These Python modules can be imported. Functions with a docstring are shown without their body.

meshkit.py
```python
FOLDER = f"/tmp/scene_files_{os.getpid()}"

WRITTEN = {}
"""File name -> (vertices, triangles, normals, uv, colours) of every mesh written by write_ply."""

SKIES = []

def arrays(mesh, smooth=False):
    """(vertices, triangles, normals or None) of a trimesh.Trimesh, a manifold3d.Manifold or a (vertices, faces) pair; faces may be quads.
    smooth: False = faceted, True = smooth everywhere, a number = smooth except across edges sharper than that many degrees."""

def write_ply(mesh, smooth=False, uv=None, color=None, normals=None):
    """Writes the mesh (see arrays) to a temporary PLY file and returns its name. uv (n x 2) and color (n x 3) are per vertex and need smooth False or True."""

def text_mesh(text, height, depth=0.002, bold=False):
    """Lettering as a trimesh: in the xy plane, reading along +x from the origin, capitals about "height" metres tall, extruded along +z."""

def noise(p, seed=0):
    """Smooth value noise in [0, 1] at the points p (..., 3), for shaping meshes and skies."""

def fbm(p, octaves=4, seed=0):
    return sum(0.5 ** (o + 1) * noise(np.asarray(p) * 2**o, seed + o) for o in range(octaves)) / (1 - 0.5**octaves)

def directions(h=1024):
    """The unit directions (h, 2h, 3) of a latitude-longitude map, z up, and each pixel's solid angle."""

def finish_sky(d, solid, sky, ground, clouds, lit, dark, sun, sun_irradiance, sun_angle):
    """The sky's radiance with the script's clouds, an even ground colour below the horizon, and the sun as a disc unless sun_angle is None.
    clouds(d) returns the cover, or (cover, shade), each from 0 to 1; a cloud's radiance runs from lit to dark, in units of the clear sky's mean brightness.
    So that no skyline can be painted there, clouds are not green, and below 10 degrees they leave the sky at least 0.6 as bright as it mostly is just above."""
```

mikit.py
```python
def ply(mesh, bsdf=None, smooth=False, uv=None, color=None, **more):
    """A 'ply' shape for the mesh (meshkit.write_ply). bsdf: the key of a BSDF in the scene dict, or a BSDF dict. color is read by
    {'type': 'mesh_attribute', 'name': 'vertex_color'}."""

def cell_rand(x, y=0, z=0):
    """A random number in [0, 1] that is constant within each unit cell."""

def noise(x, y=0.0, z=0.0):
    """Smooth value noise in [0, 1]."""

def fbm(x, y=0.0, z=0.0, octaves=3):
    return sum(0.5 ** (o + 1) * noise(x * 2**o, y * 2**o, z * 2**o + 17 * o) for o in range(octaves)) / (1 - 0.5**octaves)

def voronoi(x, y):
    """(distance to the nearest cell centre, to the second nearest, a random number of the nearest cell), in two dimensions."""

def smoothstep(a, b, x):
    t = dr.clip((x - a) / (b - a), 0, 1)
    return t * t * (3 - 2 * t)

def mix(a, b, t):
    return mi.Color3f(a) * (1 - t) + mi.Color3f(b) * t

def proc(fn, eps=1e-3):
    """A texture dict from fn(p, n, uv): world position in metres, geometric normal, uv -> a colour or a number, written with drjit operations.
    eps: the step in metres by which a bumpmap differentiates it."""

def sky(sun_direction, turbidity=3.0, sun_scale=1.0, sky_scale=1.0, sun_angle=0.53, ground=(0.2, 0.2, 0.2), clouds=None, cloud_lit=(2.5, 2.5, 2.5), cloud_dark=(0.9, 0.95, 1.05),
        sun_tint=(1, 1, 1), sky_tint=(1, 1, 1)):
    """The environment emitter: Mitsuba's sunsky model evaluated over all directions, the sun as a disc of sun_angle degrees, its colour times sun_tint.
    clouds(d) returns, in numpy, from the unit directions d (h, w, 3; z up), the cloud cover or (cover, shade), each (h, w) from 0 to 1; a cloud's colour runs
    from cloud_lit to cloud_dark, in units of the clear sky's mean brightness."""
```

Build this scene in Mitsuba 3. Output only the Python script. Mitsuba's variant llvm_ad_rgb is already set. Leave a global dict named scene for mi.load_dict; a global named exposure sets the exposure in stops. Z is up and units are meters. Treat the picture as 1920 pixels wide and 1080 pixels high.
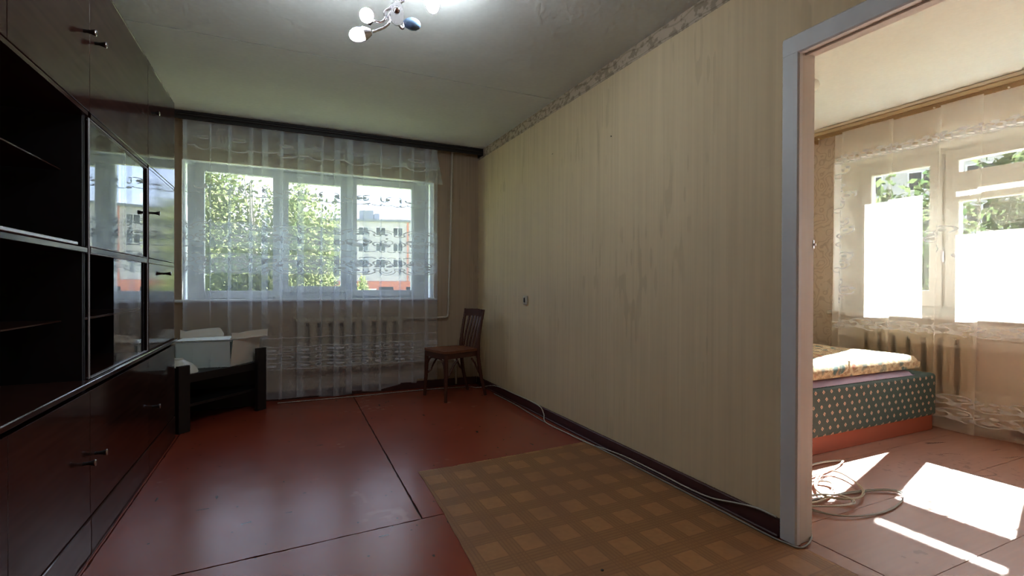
import math, random
import numpy as np, trimesh, mitsuba as mi, drjit as dr, mikit, meshkit
from mikit import proc, noise, fbm, voronoi, cell_rand, smoothstep, mix
from shapely.geometry import Polygon

T = mi.ScalarTransform4f
scene, labels = {}, {}
# ------------------------------------------------------------------ camera, sky, exposure
YAW, PITCH, ROLL, CAMH, FOC = -0.4353, -0.005, -0.0032, 1.0575, 920.1
_f = np.array([-math.sin(YAW) * math.cos(PITCH), math.cos(YAW) * math.cos(PITCH), math.sin(PITCH)])
_r = np.array([math.cos(YAW), math.sin(YAW), 0.0])
_d = np.cross(_f, _r)
_r, _d = math.cos(ROLL) * _r + math.sin(ROLL) * _d, -math.sin(ROLL) * _r + math.cos(ROLL) * _d
_m = np.eye(4)
_m[:3, 0], _m[:3, 1], _m[:3, 2], _m[:3, 3] = -_r, -_d, _f, [0, 0, CAMH]
scene['camera'] = {'type': 'perspective', 'fov': 2 * math.degrees(math.atan(960 / FOC)), 'fov_axis': 'x',
                   'to_world': T(_m), 'near_clip': 0.01, 'far_clip': 1000.0}
SUN = np.array([1.0, 0.285, 0.863])
exposure = 3.85
scene['sky'] = mikit.sky(SUN.tolist(), turbidity=3.0, sun_scale=4.8, sky_scale=1.0, sky_tint=(0.85, 1.0, 1.30), sun_tint=(0.79, 1.0, 1.30), ground=(0.16, 0.17, 0.12),
                         clouds=lambda d: np.clip(meshkit.fbm(d * [3, 3, 6], 4, 5) * 1.6 - 0.25, 0, 0.9),
                         cloud_lit=(2.1, 2.2, 2.4), cloud_dark=(1.3, 1.4, 1.55))
LAMP = 15.0

# ------------------------------------------------------------------ materials
def rgb(*c): return {'type': 'rgb', 'value': list(c)}
def two(b): return {'type': 'twosided', 'b': b}
def princ(col, rough=0.5, **k): return two({'type': 'principled', 'base_color': col if isinstance(col, dict) else rgb(*col), 'roughness': rough, **k})
def mat(key, b): scene[key] = b; return key
def rplastic(col, alpha, ior=1.5): return two({'type': 'roughplastic', 'distribution': 'ggx', 'alpha': alpha, 'int_ior': ior, 'diffuse_reflectance': col if isinstance(col, dict) else rgb(*col), 'nonlinear': False})
def bump(b, fn, scale=1.0, eps=1e-3): return {'type': 'bumpmap', 'tex': proc(fn, eps), 'scale': scale, 'b': b}

def wallpaper(base, dark, k=1.0):
    def fn(p, n, uv):
        s = p.x * 0.83 + p.y
        a = fbm(s * 70, p.z * 1.3, 3.0, 3)
        b = fbm(s * 22, p.z * 2.2, 9.0, 3)
        c = fbm(s * 1.5, p.z * 1.2, 4.0, 2)
        dash = smoothstep(0.70, 0.80, noise(s * 46, p.z * 6.5, 2)) * smoothstep(0.45, 0.75, noise(s * 5, p.z * 2.5, 7))
        t = dr.clip(0.55 * a + 0.30 * b + 0.45 * c - 0.35, 0, 1)
        return mix(base, dark, dr.clip(t * k + dash * 0.32, 0, 1))
    return fn
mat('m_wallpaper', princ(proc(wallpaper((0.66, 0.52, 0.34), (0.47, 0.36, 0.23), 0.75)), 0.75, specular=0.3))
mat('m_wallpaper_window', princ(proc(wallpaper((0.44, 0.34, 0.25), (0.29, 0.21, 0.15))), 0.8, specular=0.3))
def leafpaper(p, n, uv):
    s = p.x + p.y
    w = fbm(s * 7, p.z * 7, 1, 3)
    r = dr.sin(40 * (w + 0.35 * noise(s * 14, p.z * 9, 5)))
    m = smoothstep(0.3, 0.9, r) * 0.6 + fbm(s * 40, p.z * 40, 2, 2) * 0.3
    return mix((0.58, 0.51, 0.44), (0.44, 0.37, 0.31), dr.clip(m, 0, 1))
mat('m_leafpaper', princ(proc(leafpaper), 0.7))
def borderpaper(p, n, uv):
    s, z = p.x + p.y, p.z
    ph = dr.sin(s * 22.0) * 0.018
    e = smoothstep(0.006, 0.0, dr.abs(z - 2.422 - 0.2 * ph)) + smoothstep(0.009, 0.0, dr.abs(z - 2.478 - ph * 0.7))
    k = fbm(s * 34, z * 40, 3, 3)
    return mix((0.47, 0.37, 0.28), (0.24, 0.18, 0.12), dr.clip(0.55 * e + smoothstep(0.45, 0.65, k) * 0.75, 0, 1))
mat('m_border', princ(proc(borderpaper), 0.7))
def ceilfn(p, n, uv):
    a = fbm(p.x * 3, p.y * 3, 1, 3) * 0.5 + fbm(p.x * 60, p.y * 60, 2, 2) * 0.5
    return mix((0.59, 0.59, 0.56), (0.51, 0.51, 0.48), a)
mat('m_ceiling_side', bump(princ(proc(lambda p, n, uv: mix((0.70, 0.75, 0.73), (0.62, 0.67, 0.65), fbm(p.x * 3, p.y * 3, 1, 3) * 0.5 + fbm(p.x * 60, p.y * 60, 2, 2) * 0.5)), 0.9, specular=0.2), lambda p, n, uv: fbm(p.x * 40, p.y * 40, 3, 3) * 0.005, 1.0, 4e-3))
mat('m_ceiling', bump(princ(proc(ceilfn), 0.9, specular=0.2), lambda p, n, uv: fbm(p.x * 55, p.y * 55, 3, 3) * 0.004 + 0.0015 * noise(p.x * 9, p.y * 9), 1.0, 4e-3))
def floorfn(p, n, uv):
    a = fbm(p.x * 2.5, p.y * 2.5, 1, 3)
    s = smoothstep(0.84, 0.92, noise(p.x * 6, p.y * 3.5, 4)) * smoothstep(0.5, 0.9, noise(p.x * 30, p.y * 30, 9))
    c = mix((0.29, 0.052, 0.026), (0.22, 0.036, 0.019), a)
    sp = smoothstep(0.965, 0.975, noise(p.x * 30, p.y * 30, 11))
    return mix(mix(c, (0.50, 0.28, 0.2), s * 0.22), (0.05, 0.02, 0.015), sp)
def floorbump(p, n, uv): return fbm(p.x * 7, p.y * 7, 5, 2) * 0.0010 + fbm(p.x * 60, p.y * 24, 2, 2) * 0.00006
mat('m_floor', bump(rplastic(proc(floorfn), 0.062, 1.62), floorbump, 1.0, 3e-3))
def plankfn(p, n, uv):
    a = fbm(p.x * 2.5, p.y * 2.5, 1, 3)
    g = fbm(p.x * 2.0, p.y * 70, 6, 3)
    q = noise(p.x * 2, p.y * 2, 3) * 3
    sc = smoothstep(0.02, 0.006, dr.abs(noise(p.x * 5 + q, p.y * 9 + q, 4) - 0.5)) * smoothstep(0.66, 0.8, noise(p.x * 5, p.y * 5, 8)) + smoothstep(0.80, 0.86, noise(p.x * 45, p.y * 45, 14)) * smoothstep(0.6, 0.8, noise(p.x * 4, p.y * 4, 18)) * 0.3
    c = mix((0.45, 0.215, 0.155), (0.37, 0.17, 0.12), a * 0.6 + g * 0.4)
    return mix(c, (0.09, 0.035, 0.03), sc * 0.8)
mat('m_plank', bump(rplastic(proc(plankfn), 0.17, 1.65), lambda p, n, uv: fbm(p.x * 3, p.y * 60, 5, 3) * 0.0006, 1.0, 2e-3))
mat('m_gap', princ((0.025, 0.014, 0.012), 0.9))
mat('m_maroon', rplastic((0.075, 0.022, 0.024), 0.18))
mat('m_plinth_red', rplastic((0.42, 0.10, 0.055), 0.3))
mat('m_trim', rplastic(proc(lambda p, n, uv: mix((0.86, 0.87, 0.90), (0.76, 0.76, 0.79), fbm(p.x * 14 + p.y * 14, p.z * 3, 3, 3))), 0.25))
mat('m_jamb', rplastic(proc(lambda p, n, uv: mix((0.84, 0.80, 0.77), (0.74, 0.70, 0.66), fbm(p.x * 30 + p.y * 14, p.z * 2, 3, 3))), 0.25))
mat('m_pvc', rplastic((0.84, 0.89, 0.94), 0.2))
mat('m_whitewood', rplastic((0.78, 0.76, 0.70), 0.2))
mat('m_reveal', princ((0.84, 0.87, 0.89), 0.7))
mat('m_glass', {'type': 'thindielectric', 'int_ior': 1.5})
def darkwood(p, n, uv):
    g = fbm(p.y * 5 + p.x * 5, p.z * 60, 3, 3)
    return mix((0.022, 0.0085, 0.0070), (0.040, 0.015, 0.011), g)
mat('m_lacquer', bump(two({'type': 'roughplastic', 'alpha': 0.008, 'int_ior': 1.5, 'nonlinear': False, 'diffuse_reflectance': proc(darkwood)}), lambda p, n, uv: noise(p.y * 4, p.z * 4, p.x * 4) * 0.00045, 1.0, 4e-3))
mat('m_carcass', princ((0.010, 0.008, 0.010), 0.6, specular=0.3))
mat('m_edge', rplastic((0.30, 0.29, 0.31), 0.15))
mat('m_alu', two({'type': 'roughconductor', 'material': 'Al', 'alpha': 0.25}))
mat('m_chrome', two({'type': 'roughconductor', 'material': 'Cr', 'alpha': 0.06}))
mat('m_brass', two({'type': 'roughconductor', 'material': 'Cr', 'alpha': 0.2}))
mat('m_black', rplastic((0.012, 0.010, 0.011), 0.2))
mat('m_cornice', rplastic((0.016, 0.012, 0.014), 0.16))
mat('m_railwood', rplastic(proc(lambda p, n, uv: mix((0.42, 0.27, 0.13), (0.33, 0.20, 0.09), fbm(p.y * 2, p.z * 60, 1, 3))), 0.22))
mat('m_railcream', rplastic((0.88, 0.84, 0.72), 0.25))
mat('m_raillight', rplastic((0.70, 0.57, 0.36), 0.25))
def chairwood(p, n, uv): return mix((0.115, 0.032, 0.018), (0.07, 0.02, 0.012), fbm(p.x * 20, p.y * 20, p.z * 4, 3))
mat('m_chair', rplastic(proc(chairwood), 0.2))
mat('m_seat', rplastic(proc(lambda p, n, uv: mix((0.23, 0.072, 0.03), (0.17, 0.05, 0.022), fbm(p.x * 30, p.y * 6, 1, 3))), 0.18))
mat('m_radiator', rplastic((0.62, 0.52, 0.38), 0.3))
mat('m_pipe', rplastic((0.66, 0.60, 0.52), 0.3))
mat('m_socket', rplastic((0.68, 0.60, 0.47), 0.3))
mat('m_dark', princ((0.02, 0.015, 0.012), 0.6))
mat('m_cable', rplastic((0.62, 0.58, 0.52), 0.3))
mat('m_cable_grey', rplastic((0.36, 0.34, 0.31), 0.3))
mat('m_cable_beige', rplastic((0.60, 0.50, 0.36), 0.3))
mat('m_plasticwhite', rplastic((0.86, 0.82, 0.75), 0.2))
mat('m_plasticblue', two({'type': 'blendbsdf', 'weight': 0.55, 'a': {'type': 'roughplastic', 'alpha': 0.1, 'diffuse_reflectance': rgb(0.66, 0.77, 0.79)}, 'b': {'type': 'roughplastic', 'alpha': 0.1, 'diffuse_reflectance': rgb(0.58, 0.70, 0.72)}}))
mat('m_paper', princ((0.80, 0.87, 0.92), 0.6))
mat('m_enamel', rplastic((0.66, 0.64, 0.58), 0.12))
mat('m_shade_off', rplastic((0.16, 0.26, 0.42), 0.15))
def linofn(p, n, uv):
    P, Q = 0.170, 0.198
    x, y = (p.x - 0.749) / P + 0.5, (p.y - 1.795 - 0.02 * (p.x - 0.75)) / Q + 0.5
    fx, fy = dr.abs(x - dr.floor(x) - 0.5), dr.abs(y - dr.floor(y) - 0.5)
    def lines(f): return dr.clip(smoothstep(0.03, 0.0, dr.abs(f - 0.31)) + smoothstep(0.03, 0.0, dr.abs(f - 0.40)) * 0.9 + smoothstep(0.03, 0.0, dr.abs(f - 0.49)) * 0.7, 0, 1)
    band = dr.maximum(smoothstep(0.29, 0.31, fx), smoothstep(0.29, 0.31, fy))
    l = dr.maximum(lines(fx), lines(fy))
    m = fbm(p.x * 60, p.y * 60, 1, 3)
    c = mix((0.55, 0.265, 0.107), (0.47, 0.215, 0.082), m)
    c = mix(c, (0.40, 0.185, 0.07), band * 0.8)
    c = mix(c, (0.31, 0.13, 0.055), l * 0.6)
    return mix(c, (0.33, 0.15, 0.08), smoothstep(0.45, 0.8, fbm(p.x * 3, p.y * 3, 8, 3)) * 0.5)
mat('m_lino', bump(rplastic(proc(linofn), 0.3), lambda p, n, uv: fbm(p.x * 5, p.y * 5, 5, 2) * 0.002, 1.0, 3e-3))
def bedfabric(p, n, uv):
    s = dr.select(dr.abs(n.y) > 0.5, p.x, p.y)
    r = dr.floor(p.z / 0.046)
    u = s / 0.078 + 0.37 * r
    fu, fv = dr.abs(u - dr.floor(u) - 0.5) * 0.078, dr.abs(p.z / 0.046 - r - 0.5) * 0.046
    d = fu + fv
    t = smoothstep(0.0150, 0.0130, d) * (1 - 0.8 * smoothstep(0.0065, 0.005, d))
    c = mix((0.035, 0.060, 0.055), (0.05, 0.075, 0.07), fbm(s * 200, p.z * 200, 1, 2))
    return mix(c, (0.50, 0.33, 0.24), t * 0.9)
mat('m_bedfabric', princ(proc(bedfabric), 0.8, sheen=0.4))
def floral(p, n, uv):
    w = fbm(p.x * 9, p.y * 9, p.z * 9, 3)
    v1, v2, r = voronoi(p.x * 16 + w * 2, p.y * 16 + p.z * 16 + w * 2)
    c = mix((0.50, 0.40, 0.25), (0.30, 0.20, 0.11), smoothstep(0.35, 0.6, fbm(p.x * 30, p.y * 30, p.z * 30, 3)))
    c = mix(c, (0.08, 0.13, 0.12), smoothstep(0.55, 0.75, r) * smoothstep(0.5, 0.2, v1))
    c = mix(c, (0.32, 0.10, 0.06), smoothstep(0.25, 0.1, r) * smoothstep(0.4, 0.1, v1))
    return mix(c, (0.62, 0.55, 0.40), smoothstep(0.06, 0.0, v2 - v1) * 0.6)
mat('m_floral', princ(proc(floral), 0.85))
mat('m_underquilt', princ((0.30, 0.22, 0.30), 0.6))
def cloth(opacity, col, dt=1.0):
    return {'type': 'mask', 'opacity': opacity, 'b': {'type': 'principledthin', 'base_color': rgb(*col), 'roughness': 0.9, 'diff_trans': dt, 'spec_trans': 0.0, 'eta': 1.3}}
def lace1(p, n, uv):
    u, z = uv.x, p.z                      # u: metres along the cloth
    wob = 0.008 * dr.sin(u * 9) 
    z = z + wob
    op = mi.Float(0.15)
    net = noise(u * 420, z * 420, 1) * 0.06
    def within(a, b, e=0.006): return smoothstep(a - e, a + e, z) * smoothstep(b + e, b - e, z)
    op += within(2.235, 2.6) * (0.16 + 0.22 * smoothstep(0.40, 0.62, fbm(u * 9, z * 9, 2, 3)))
    op += within(1.375, 1.59) * 0.16 + within(1.155, 1.325) * 0.16 + within(1.84, 1.91) * 0.05
    op += within(0.28, 0.52) * 0.08
    op += within(0.0, 0.20) * (0.06 + 0.16 * smoothstep(0.42, 0.6, fbm(u * 20, z * 20, 4, 3)))
    return dr.clip(op + net, 0.0, 0.93)
mat('m_lace_main', cloth(proc(lace1), (0.83, 0.91, 1.0), 1.0))
def lace2(p, n, uv):
    u, z = uv.x, p.z
    op = mi.Float(0.10) + noise(u * 380, z * 380, 1) * 0.06
    q = fbm(u * 17, z * 17, 3, 3)
    fl = smoothstep(0.07, 0.015, dr.abs(q - 0.5)) * 0.5 + smoothstep(0.53, 0.62, q) * 0.35
    def within(a, b, e=0.006): return smoothstep(a - e, a + e, z) * smoothstep(b + e, b - e, z)
    op += within(2.25, 2.6) * 0.22 + within(2.09, 2.25) * (fl * 0.8 + 0.05)
    op += smoothstep(0.34, 0.28, u) * within(0.0, 2.1) * fl * 0.7
    op += within(1.30, 1.75) * smoothstep(0.6, 1.4, u) * fl * 0.5
    op += within(0.62, 0.85) * (0.1 + fl * 0.45) + within(0.0, 0.32) * (0.16 + fl * 0.7)
    op += within(0.0, 2.6) * fl * 0.10
    return dr.clip(op, 0.0, 0.93)
mat('m_lace_side', cloth(proc(lace2), (0.95, 0.94, 0.90), 1.0))
mat('m_lace_hem', princ((0.7, 0.66, 0.58), 0.9))
mat('m_leaf', {'type': 'principledthin', 'base_color': {'type': 'mesh_attribute', 'name': 'vertex_color'}, 'roughness': 0.5, 'diff_trans': 0.9, 'spec_trans': 0.0, 'eta': 1.4})
mat('m_bark', princ((0.30, 0.27, 0.23), 0.9))
mat('m_grass', princ(proc(lambda p, n, uv: mix((0.09, 0.12, 0.045), (0.13, 0.14, 0.07), fbm(p.x * 0.6, p.y * 0.6, 1, 4))), 0.95))
mat('m_panelwall', princ(proc(lambda p, n, uv: mix((0.50, 0.47, 0.47), (0.42, 0.40, 0.40), fbm(p.x * 1.3 + p.y, p.z * 1.1, 1, 3))), 0.9))
mat('m_shopred', princ((0.52, 0.19, 0.13), 0.7))
mat('m_sign', princ((0.65, 0.65, 0.66), 0.6))
mat('m_farglass', rplastic((0.02, 0.025, 0.035), 0.3))
mat('m_roofgrey', princ((0.20, 0.22, 0.26), 0.8))

# ------------------------------------------------------------------ helpers
def num(key):
    if key not in scene and key not in labels: return key
    k = 1
    while f'{key}_{k:03d}' in scene or f'{key}_{k:03d}' in labels: k += 1
    return f'{key}_{k:03d}'
def box(x0, x1, y0, y1, z0, z1):
    m = trimesh.creation.box((abs(x1 - x0), abs(y1 - y0), abs(z1 - z0)))
    m.apply_translation(((x0 + x1) / 2, (y0 + y1) / 2, (z0 + z1) / 2)); return m
def cbox(x0, x1, y0, y1, z0, z1, c=0.003):
    """a box with chamfered edges"""
    pts = []
    for sx in (0, 1):
        for sy in (0, 1):
            for sz in (0, 1):
                p = np.array([(x0, x1)[sx], (y0, y1)[sy], (z0, z1)[sz]], float)
                d = np.array([1 - 2 * sx, 1 - 2 * sy, 1 - 2 * sz]) * c
                for k in range(3):
                    q = p + d; q[k] = p[k]; pts.append(q)
    return trimesh.convex.convex_hull(np.array(pts))
def cat(*ms): return trimesh.util.concatenate([m for m in ms])
def tube(pts, r, sides=8, closed=False):
    p = np.asarray(pts, float); n = len(p)
    rad = np.broadcast_to(np.asarray(r, float), (n,))
    t = np.gradient(p, axis=0); t /= np.linalg.norm(t, axis=1, keepdims=True) + 1e-12
    a = np.zeros_like(p); prev = np.cross(t[0], [0, 0, 1.0] if abs(t[0][2]) < 0.9 else [1.0, 0, 0])
    for i in range(n):
        v = prev - t[i] * (prev @ t[i]); v /= np.linalg.norm(v) + 1e-12; a[i] = v; prev = v
    b = np.cross(t, a); g = np.arange(sides) * 2 * np.pi / sides
    v = (p[:, None] + rad[:, None, None] * (np.cos(g)[None, :, None] * a[:, None] + np.sin(g)[None, :, None] * b[:, None])).reshape(-1, 3)
    f = []
    for i in range(n - 1):
        for j in range(sides):
            q = [i * sides + j, i * sides + (j + 1) % sides, (i + 1) * sides + (j + 1) % sides, (i + 1) * sides + j]
            f += [[q[0], q[1], q[2]], [q[0], q[2], q[3]]]
    v = np.vstack([v, p[:1], p[-1:]])
    for j in range(sides):
        f.append([len(v) - 2, (j + 1) % sides, j]); f.append([len(v) - 1, (n - 1) * sides + j, (n - 1) * sides + (j + 1) % sides])
    m = trimesh.Trimesh(v, np.array(f), process=False); return m
def spline(pts, k=8):
    p = np.asarray(pts, float); P = np.vstack([2 * p[0] - p[1], p, 2 * p[-1] - p[-2]]); out = []
    for i in range(1, len(P) - 2):
        for s in np.arange(k) / k:
            out.append(0.5 * (2 * P[i] + (P[i + 1] - P[i - 1]) * s + (2 * P[i - 1] - 5 * P[i] + 4 * P[i + 1] - P[i + 2]) * s * s + (-P[i - 1] + 3 * P[i] - 3 * P[i + 1] + P[i + 2]) * s ** 3))
    return np.vstack([out, p[-1:]])
def lathe(profile, axis=(0, 0, 1), at=(0, 0, 0), n=24):
    m = trimesh.creation.revolve(np.asarray(profile, float), sections=n)
    z = np.array(axis, float); z /= np.linalg.norm(z)
    m.apply_transform(trimesh.geometry.align_vectors([0, 0, 1], z)); m.apply_translation(at); return m
def prism(poly, z0, z1):
    m = trimesh.creation.extrude_polygon(Polygon(poly), z1 - z0, engine='earcut'); m.apply_translation((0, 0, z0)); return m
def add(key, mesh, m, parent=None, label=None, category=None, group=None, kind=None, smooth=False, **k):
    key = num((parent + '__' if parent else '') + key)
    scene[key] = mikit.ply(mesh, m, smooth, **k)
    l = {}
    if label: l['label'] = label
    if category: l['category'] = category
    if group: l['group'] = group
    if kind: l['kind'] = kind
    if l: labels[key] = l
    return key
def thing(key, label, category, group=None):
    key = num(key); labels[key] = {'label': label, 'category': category}
    if group: labels[key]['group'] = group
    return key
def struct(key, mesh, m, parent=None, label=None, smooth=False, **k):
    return add(key, mesh, m, parent, label, kind=None if parent else 'structure', smooth=smooth, **k)

# ------------------------------------------------------------------ room shell
XR, XR2, YW, XL, YB, H = 1.91, 1.99, 4.98, -1.15, -1.10, 2.50     # partition faces, window wall, left wall, rear wall, ceiling
XW, YN, YF = 4.60, -0.90, 3.45                                       # side room: window wall, near and far wall
WX0, WX1, WZ0, WZ1 = -0.79, 1.42, 0.925, 2.13                       # opening of the main window
VY0, VY1, VZ0, VZ1 = -0.45, 2.86, 0.835, 2.20                        # opening of the side window
fl = struct('floor', box(XL - .3, XW + .4, YB - .3, YW + .4, -0.25, -0.012), 'm_gap')
rng = np.random.default_rng(4)
def panel(poly, jag=0.0018, step=0.035, z1=0.0, z0=-0.012):
    """a floor sheet with slightly chipped edges"""
    out = []
    for a, b in zip(poly, poly[1:] + poly[:1]):
        a, b = np.array(a, float), np.array(b, float); n = max(1, int(np.linalg.norm(b - a) / step))
        d = (b - a) / np.linalg.norm(b - a); nn = np.array([-d[1], d[0]])
        for i in range(n):
            out.append(a + (b - a) * i / n + (nn * abs(rng.normal(0, jag)) if i else 0))
    return prism(out, z0, z1)
g = 0.0022
for poly in ([(-.665, 2.113), (.568 - g, 2.183), (.60 - g, YW), (-.665, YW)],
             [(.570 + g, 2.187), (1.905, 2.19), (1.905, YW), (.60 + g, YW)],
             [(-.605, .3), (.68, .3), (.70, 2.186), (.568 + g, 2.18), (-.575, 2.112)],
             [(-.609, .3), (-.579, 2.110), (-.665, 2.108), (-1.14, 2.1), (-1.14, .3)],
             [(.683, .3), (1.905, .3), (1.905, 2.186), (.703, 2.186)],
             [(-1.14, YB), (1.905, YB), (1.905, .297), (-1.14, .297)],
             [(-1.14, 2.11), (-.668, 2.114), (-.668, YW), (-1.14, YW)]):
    struct('panel', panel(poly), 'm_floor', fl)
struct('threshold_board', panel([(1.910, .2), (1.992, .2), (1.992, 1.5), (1.910, 1.5)], .001), 'm_plank', fl)
yy = [YN, -.4, .1, .55, .97, 1.42, 1.86, 2.30, 2.75, 3.1, YF]
for a, b in zip(yy, yy[1:]):
    struct('plank', panel([(1.9975, a + .0008), (XW, a + .0008), (XW, b - .0008), (1.9975, b - .0008)], .0005), 'm_plank', fl)

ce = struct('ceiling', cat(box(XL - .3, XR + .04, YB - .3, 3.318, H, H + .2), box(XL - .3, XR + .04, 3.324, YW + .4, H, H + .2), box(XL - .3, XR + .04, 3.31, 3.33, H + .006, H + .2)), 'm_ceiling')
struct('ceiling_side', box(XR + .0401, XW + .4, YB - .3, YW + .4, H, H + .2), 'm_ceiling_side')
struct('wall_left', box(XL - .2, XL, YB, YW, 0, H), 'm_wallpaper')
struct('wall_rear', box(XL - .2, XW + .2, YB - .2, YB, 0, H), 'm_wallpaper')
wr = struct('wall_right', cat(box(XR, XR2, 1.36, YW, 0, H), box(XR, XR2, YB, .42, 0, H), box(XR, XR2, .42, 1.36, 2.05, H)), 'm_wallpaper')
struct('paper_border', box(XR - .0015, XR + .001, YB, YW, 2.408, H), 'm_border', wr, label='patterned paper border under the ceiling')
def pierced(axis, c0, c1, a0, a1, o0, o1, z0, z1):
    """a wall with one opening; axis 'y': the wall stands across y from c0 to c1 and runs along x"""
    rects = [(a0, o0, 0, H), (o1, a1, 0, H), (o0, o1, 0, z0), (o0, o1, z1, H)]
    if axis == 'y': return cat(*[box(p, q, c0, c1, r, s) for p, q, r, s in rects])
    return cat(*[box(c0, c1, p, q, r, s) for p, q, r, s in rects])
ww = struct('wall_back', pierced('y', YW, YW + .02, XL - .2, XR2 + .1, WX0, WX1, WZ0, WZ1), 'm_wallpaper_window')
struct('reveal', pierced('y', YW + .0201, YW + .40, XL - .2, XR2 + .1, WX0, WX1, WZ0, WZ1), 'm_reveal', ww, label='white plastered window reveal')
ws = struct('wall_side', pierced('x', XW, XW + .02, YN - .2, YF + .2, VY0, VY1, VZ0, VZ1), 'm_leafpaper')
struct('reveal', pierced('x', XW + .0201, XW + .36, YN - .2, YF + .2, VY0, VY1, VZ0, VZ1), 'm_reveal', ws, label='white plastered window reveal')
struct('wall_far', box(XR2, XW + .3, YF, YF + .15, 0, H), 'm_leafpaper')
struct('wall_near', box(XR2, XW + .3, YN - .15, YN, 0, H), 'm_leafpaper')
struct('baseboard_right', cat(cbox(XR - .02, XR - .0005, 1.39, YW - .02, 0, .075, .004), cbox(XR - .034, XR - .0205, 1.39, YW - .02, 0, .014, .004)), 'm_maroon')
struct('baseboard_back', cbox(XL, XR - .022, YW - .02, YW - .0005, 0, .075, .004), 'm_maroon')
struct('baseboard_side', cbox(XW - .018, XW - .0005, YN, YF, 0, .07, .004), 'm_maroon')
# door casing of the opening to the side room
dc = thing('door_casing', 'greyish white painted door casing around the opening to the bright room', 'door frame')
add('side_board', cbox(XR - .03, XR - .0004, 1.310, 1.385, 0.001, 2.078, .006), 'm_trim', dc)
add('side_board', cbox(XR - .03, XR - .0004, .395, .470, 0.001, 2.078, .006), 'm_trim', dc)
add('head_board', cbox(XR - .031, XR - .0004, .395, 1.385, 2.000, 2.080, .006), 'm_trim', dc)
add('jamb', cat(cbox(XR - .024, XR + .004, 1.312, 1.3585, .001, 2.0, .003), cbox(XR + .006, XR2 + .004, 1.318, 1.3585, .001, 2.04, .003)), 'm_jamb', dc, label='cream painted inner jamb lit from the bright room')
add('jamb', cbox(XR - .024, XR2 + .004, .4215, .462, .001, 2.04, .003), 'm_jamb', dc)
add('head_jamb', cat(cbox(XR - .024, XR2 + .004, .462, 1.318, 2.008, 2.049, .003), cbox(XR + .02, XR + .034, .462, 1.318, 2.000, 2.008, .002)), 'm_jamb', dc)
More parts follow.
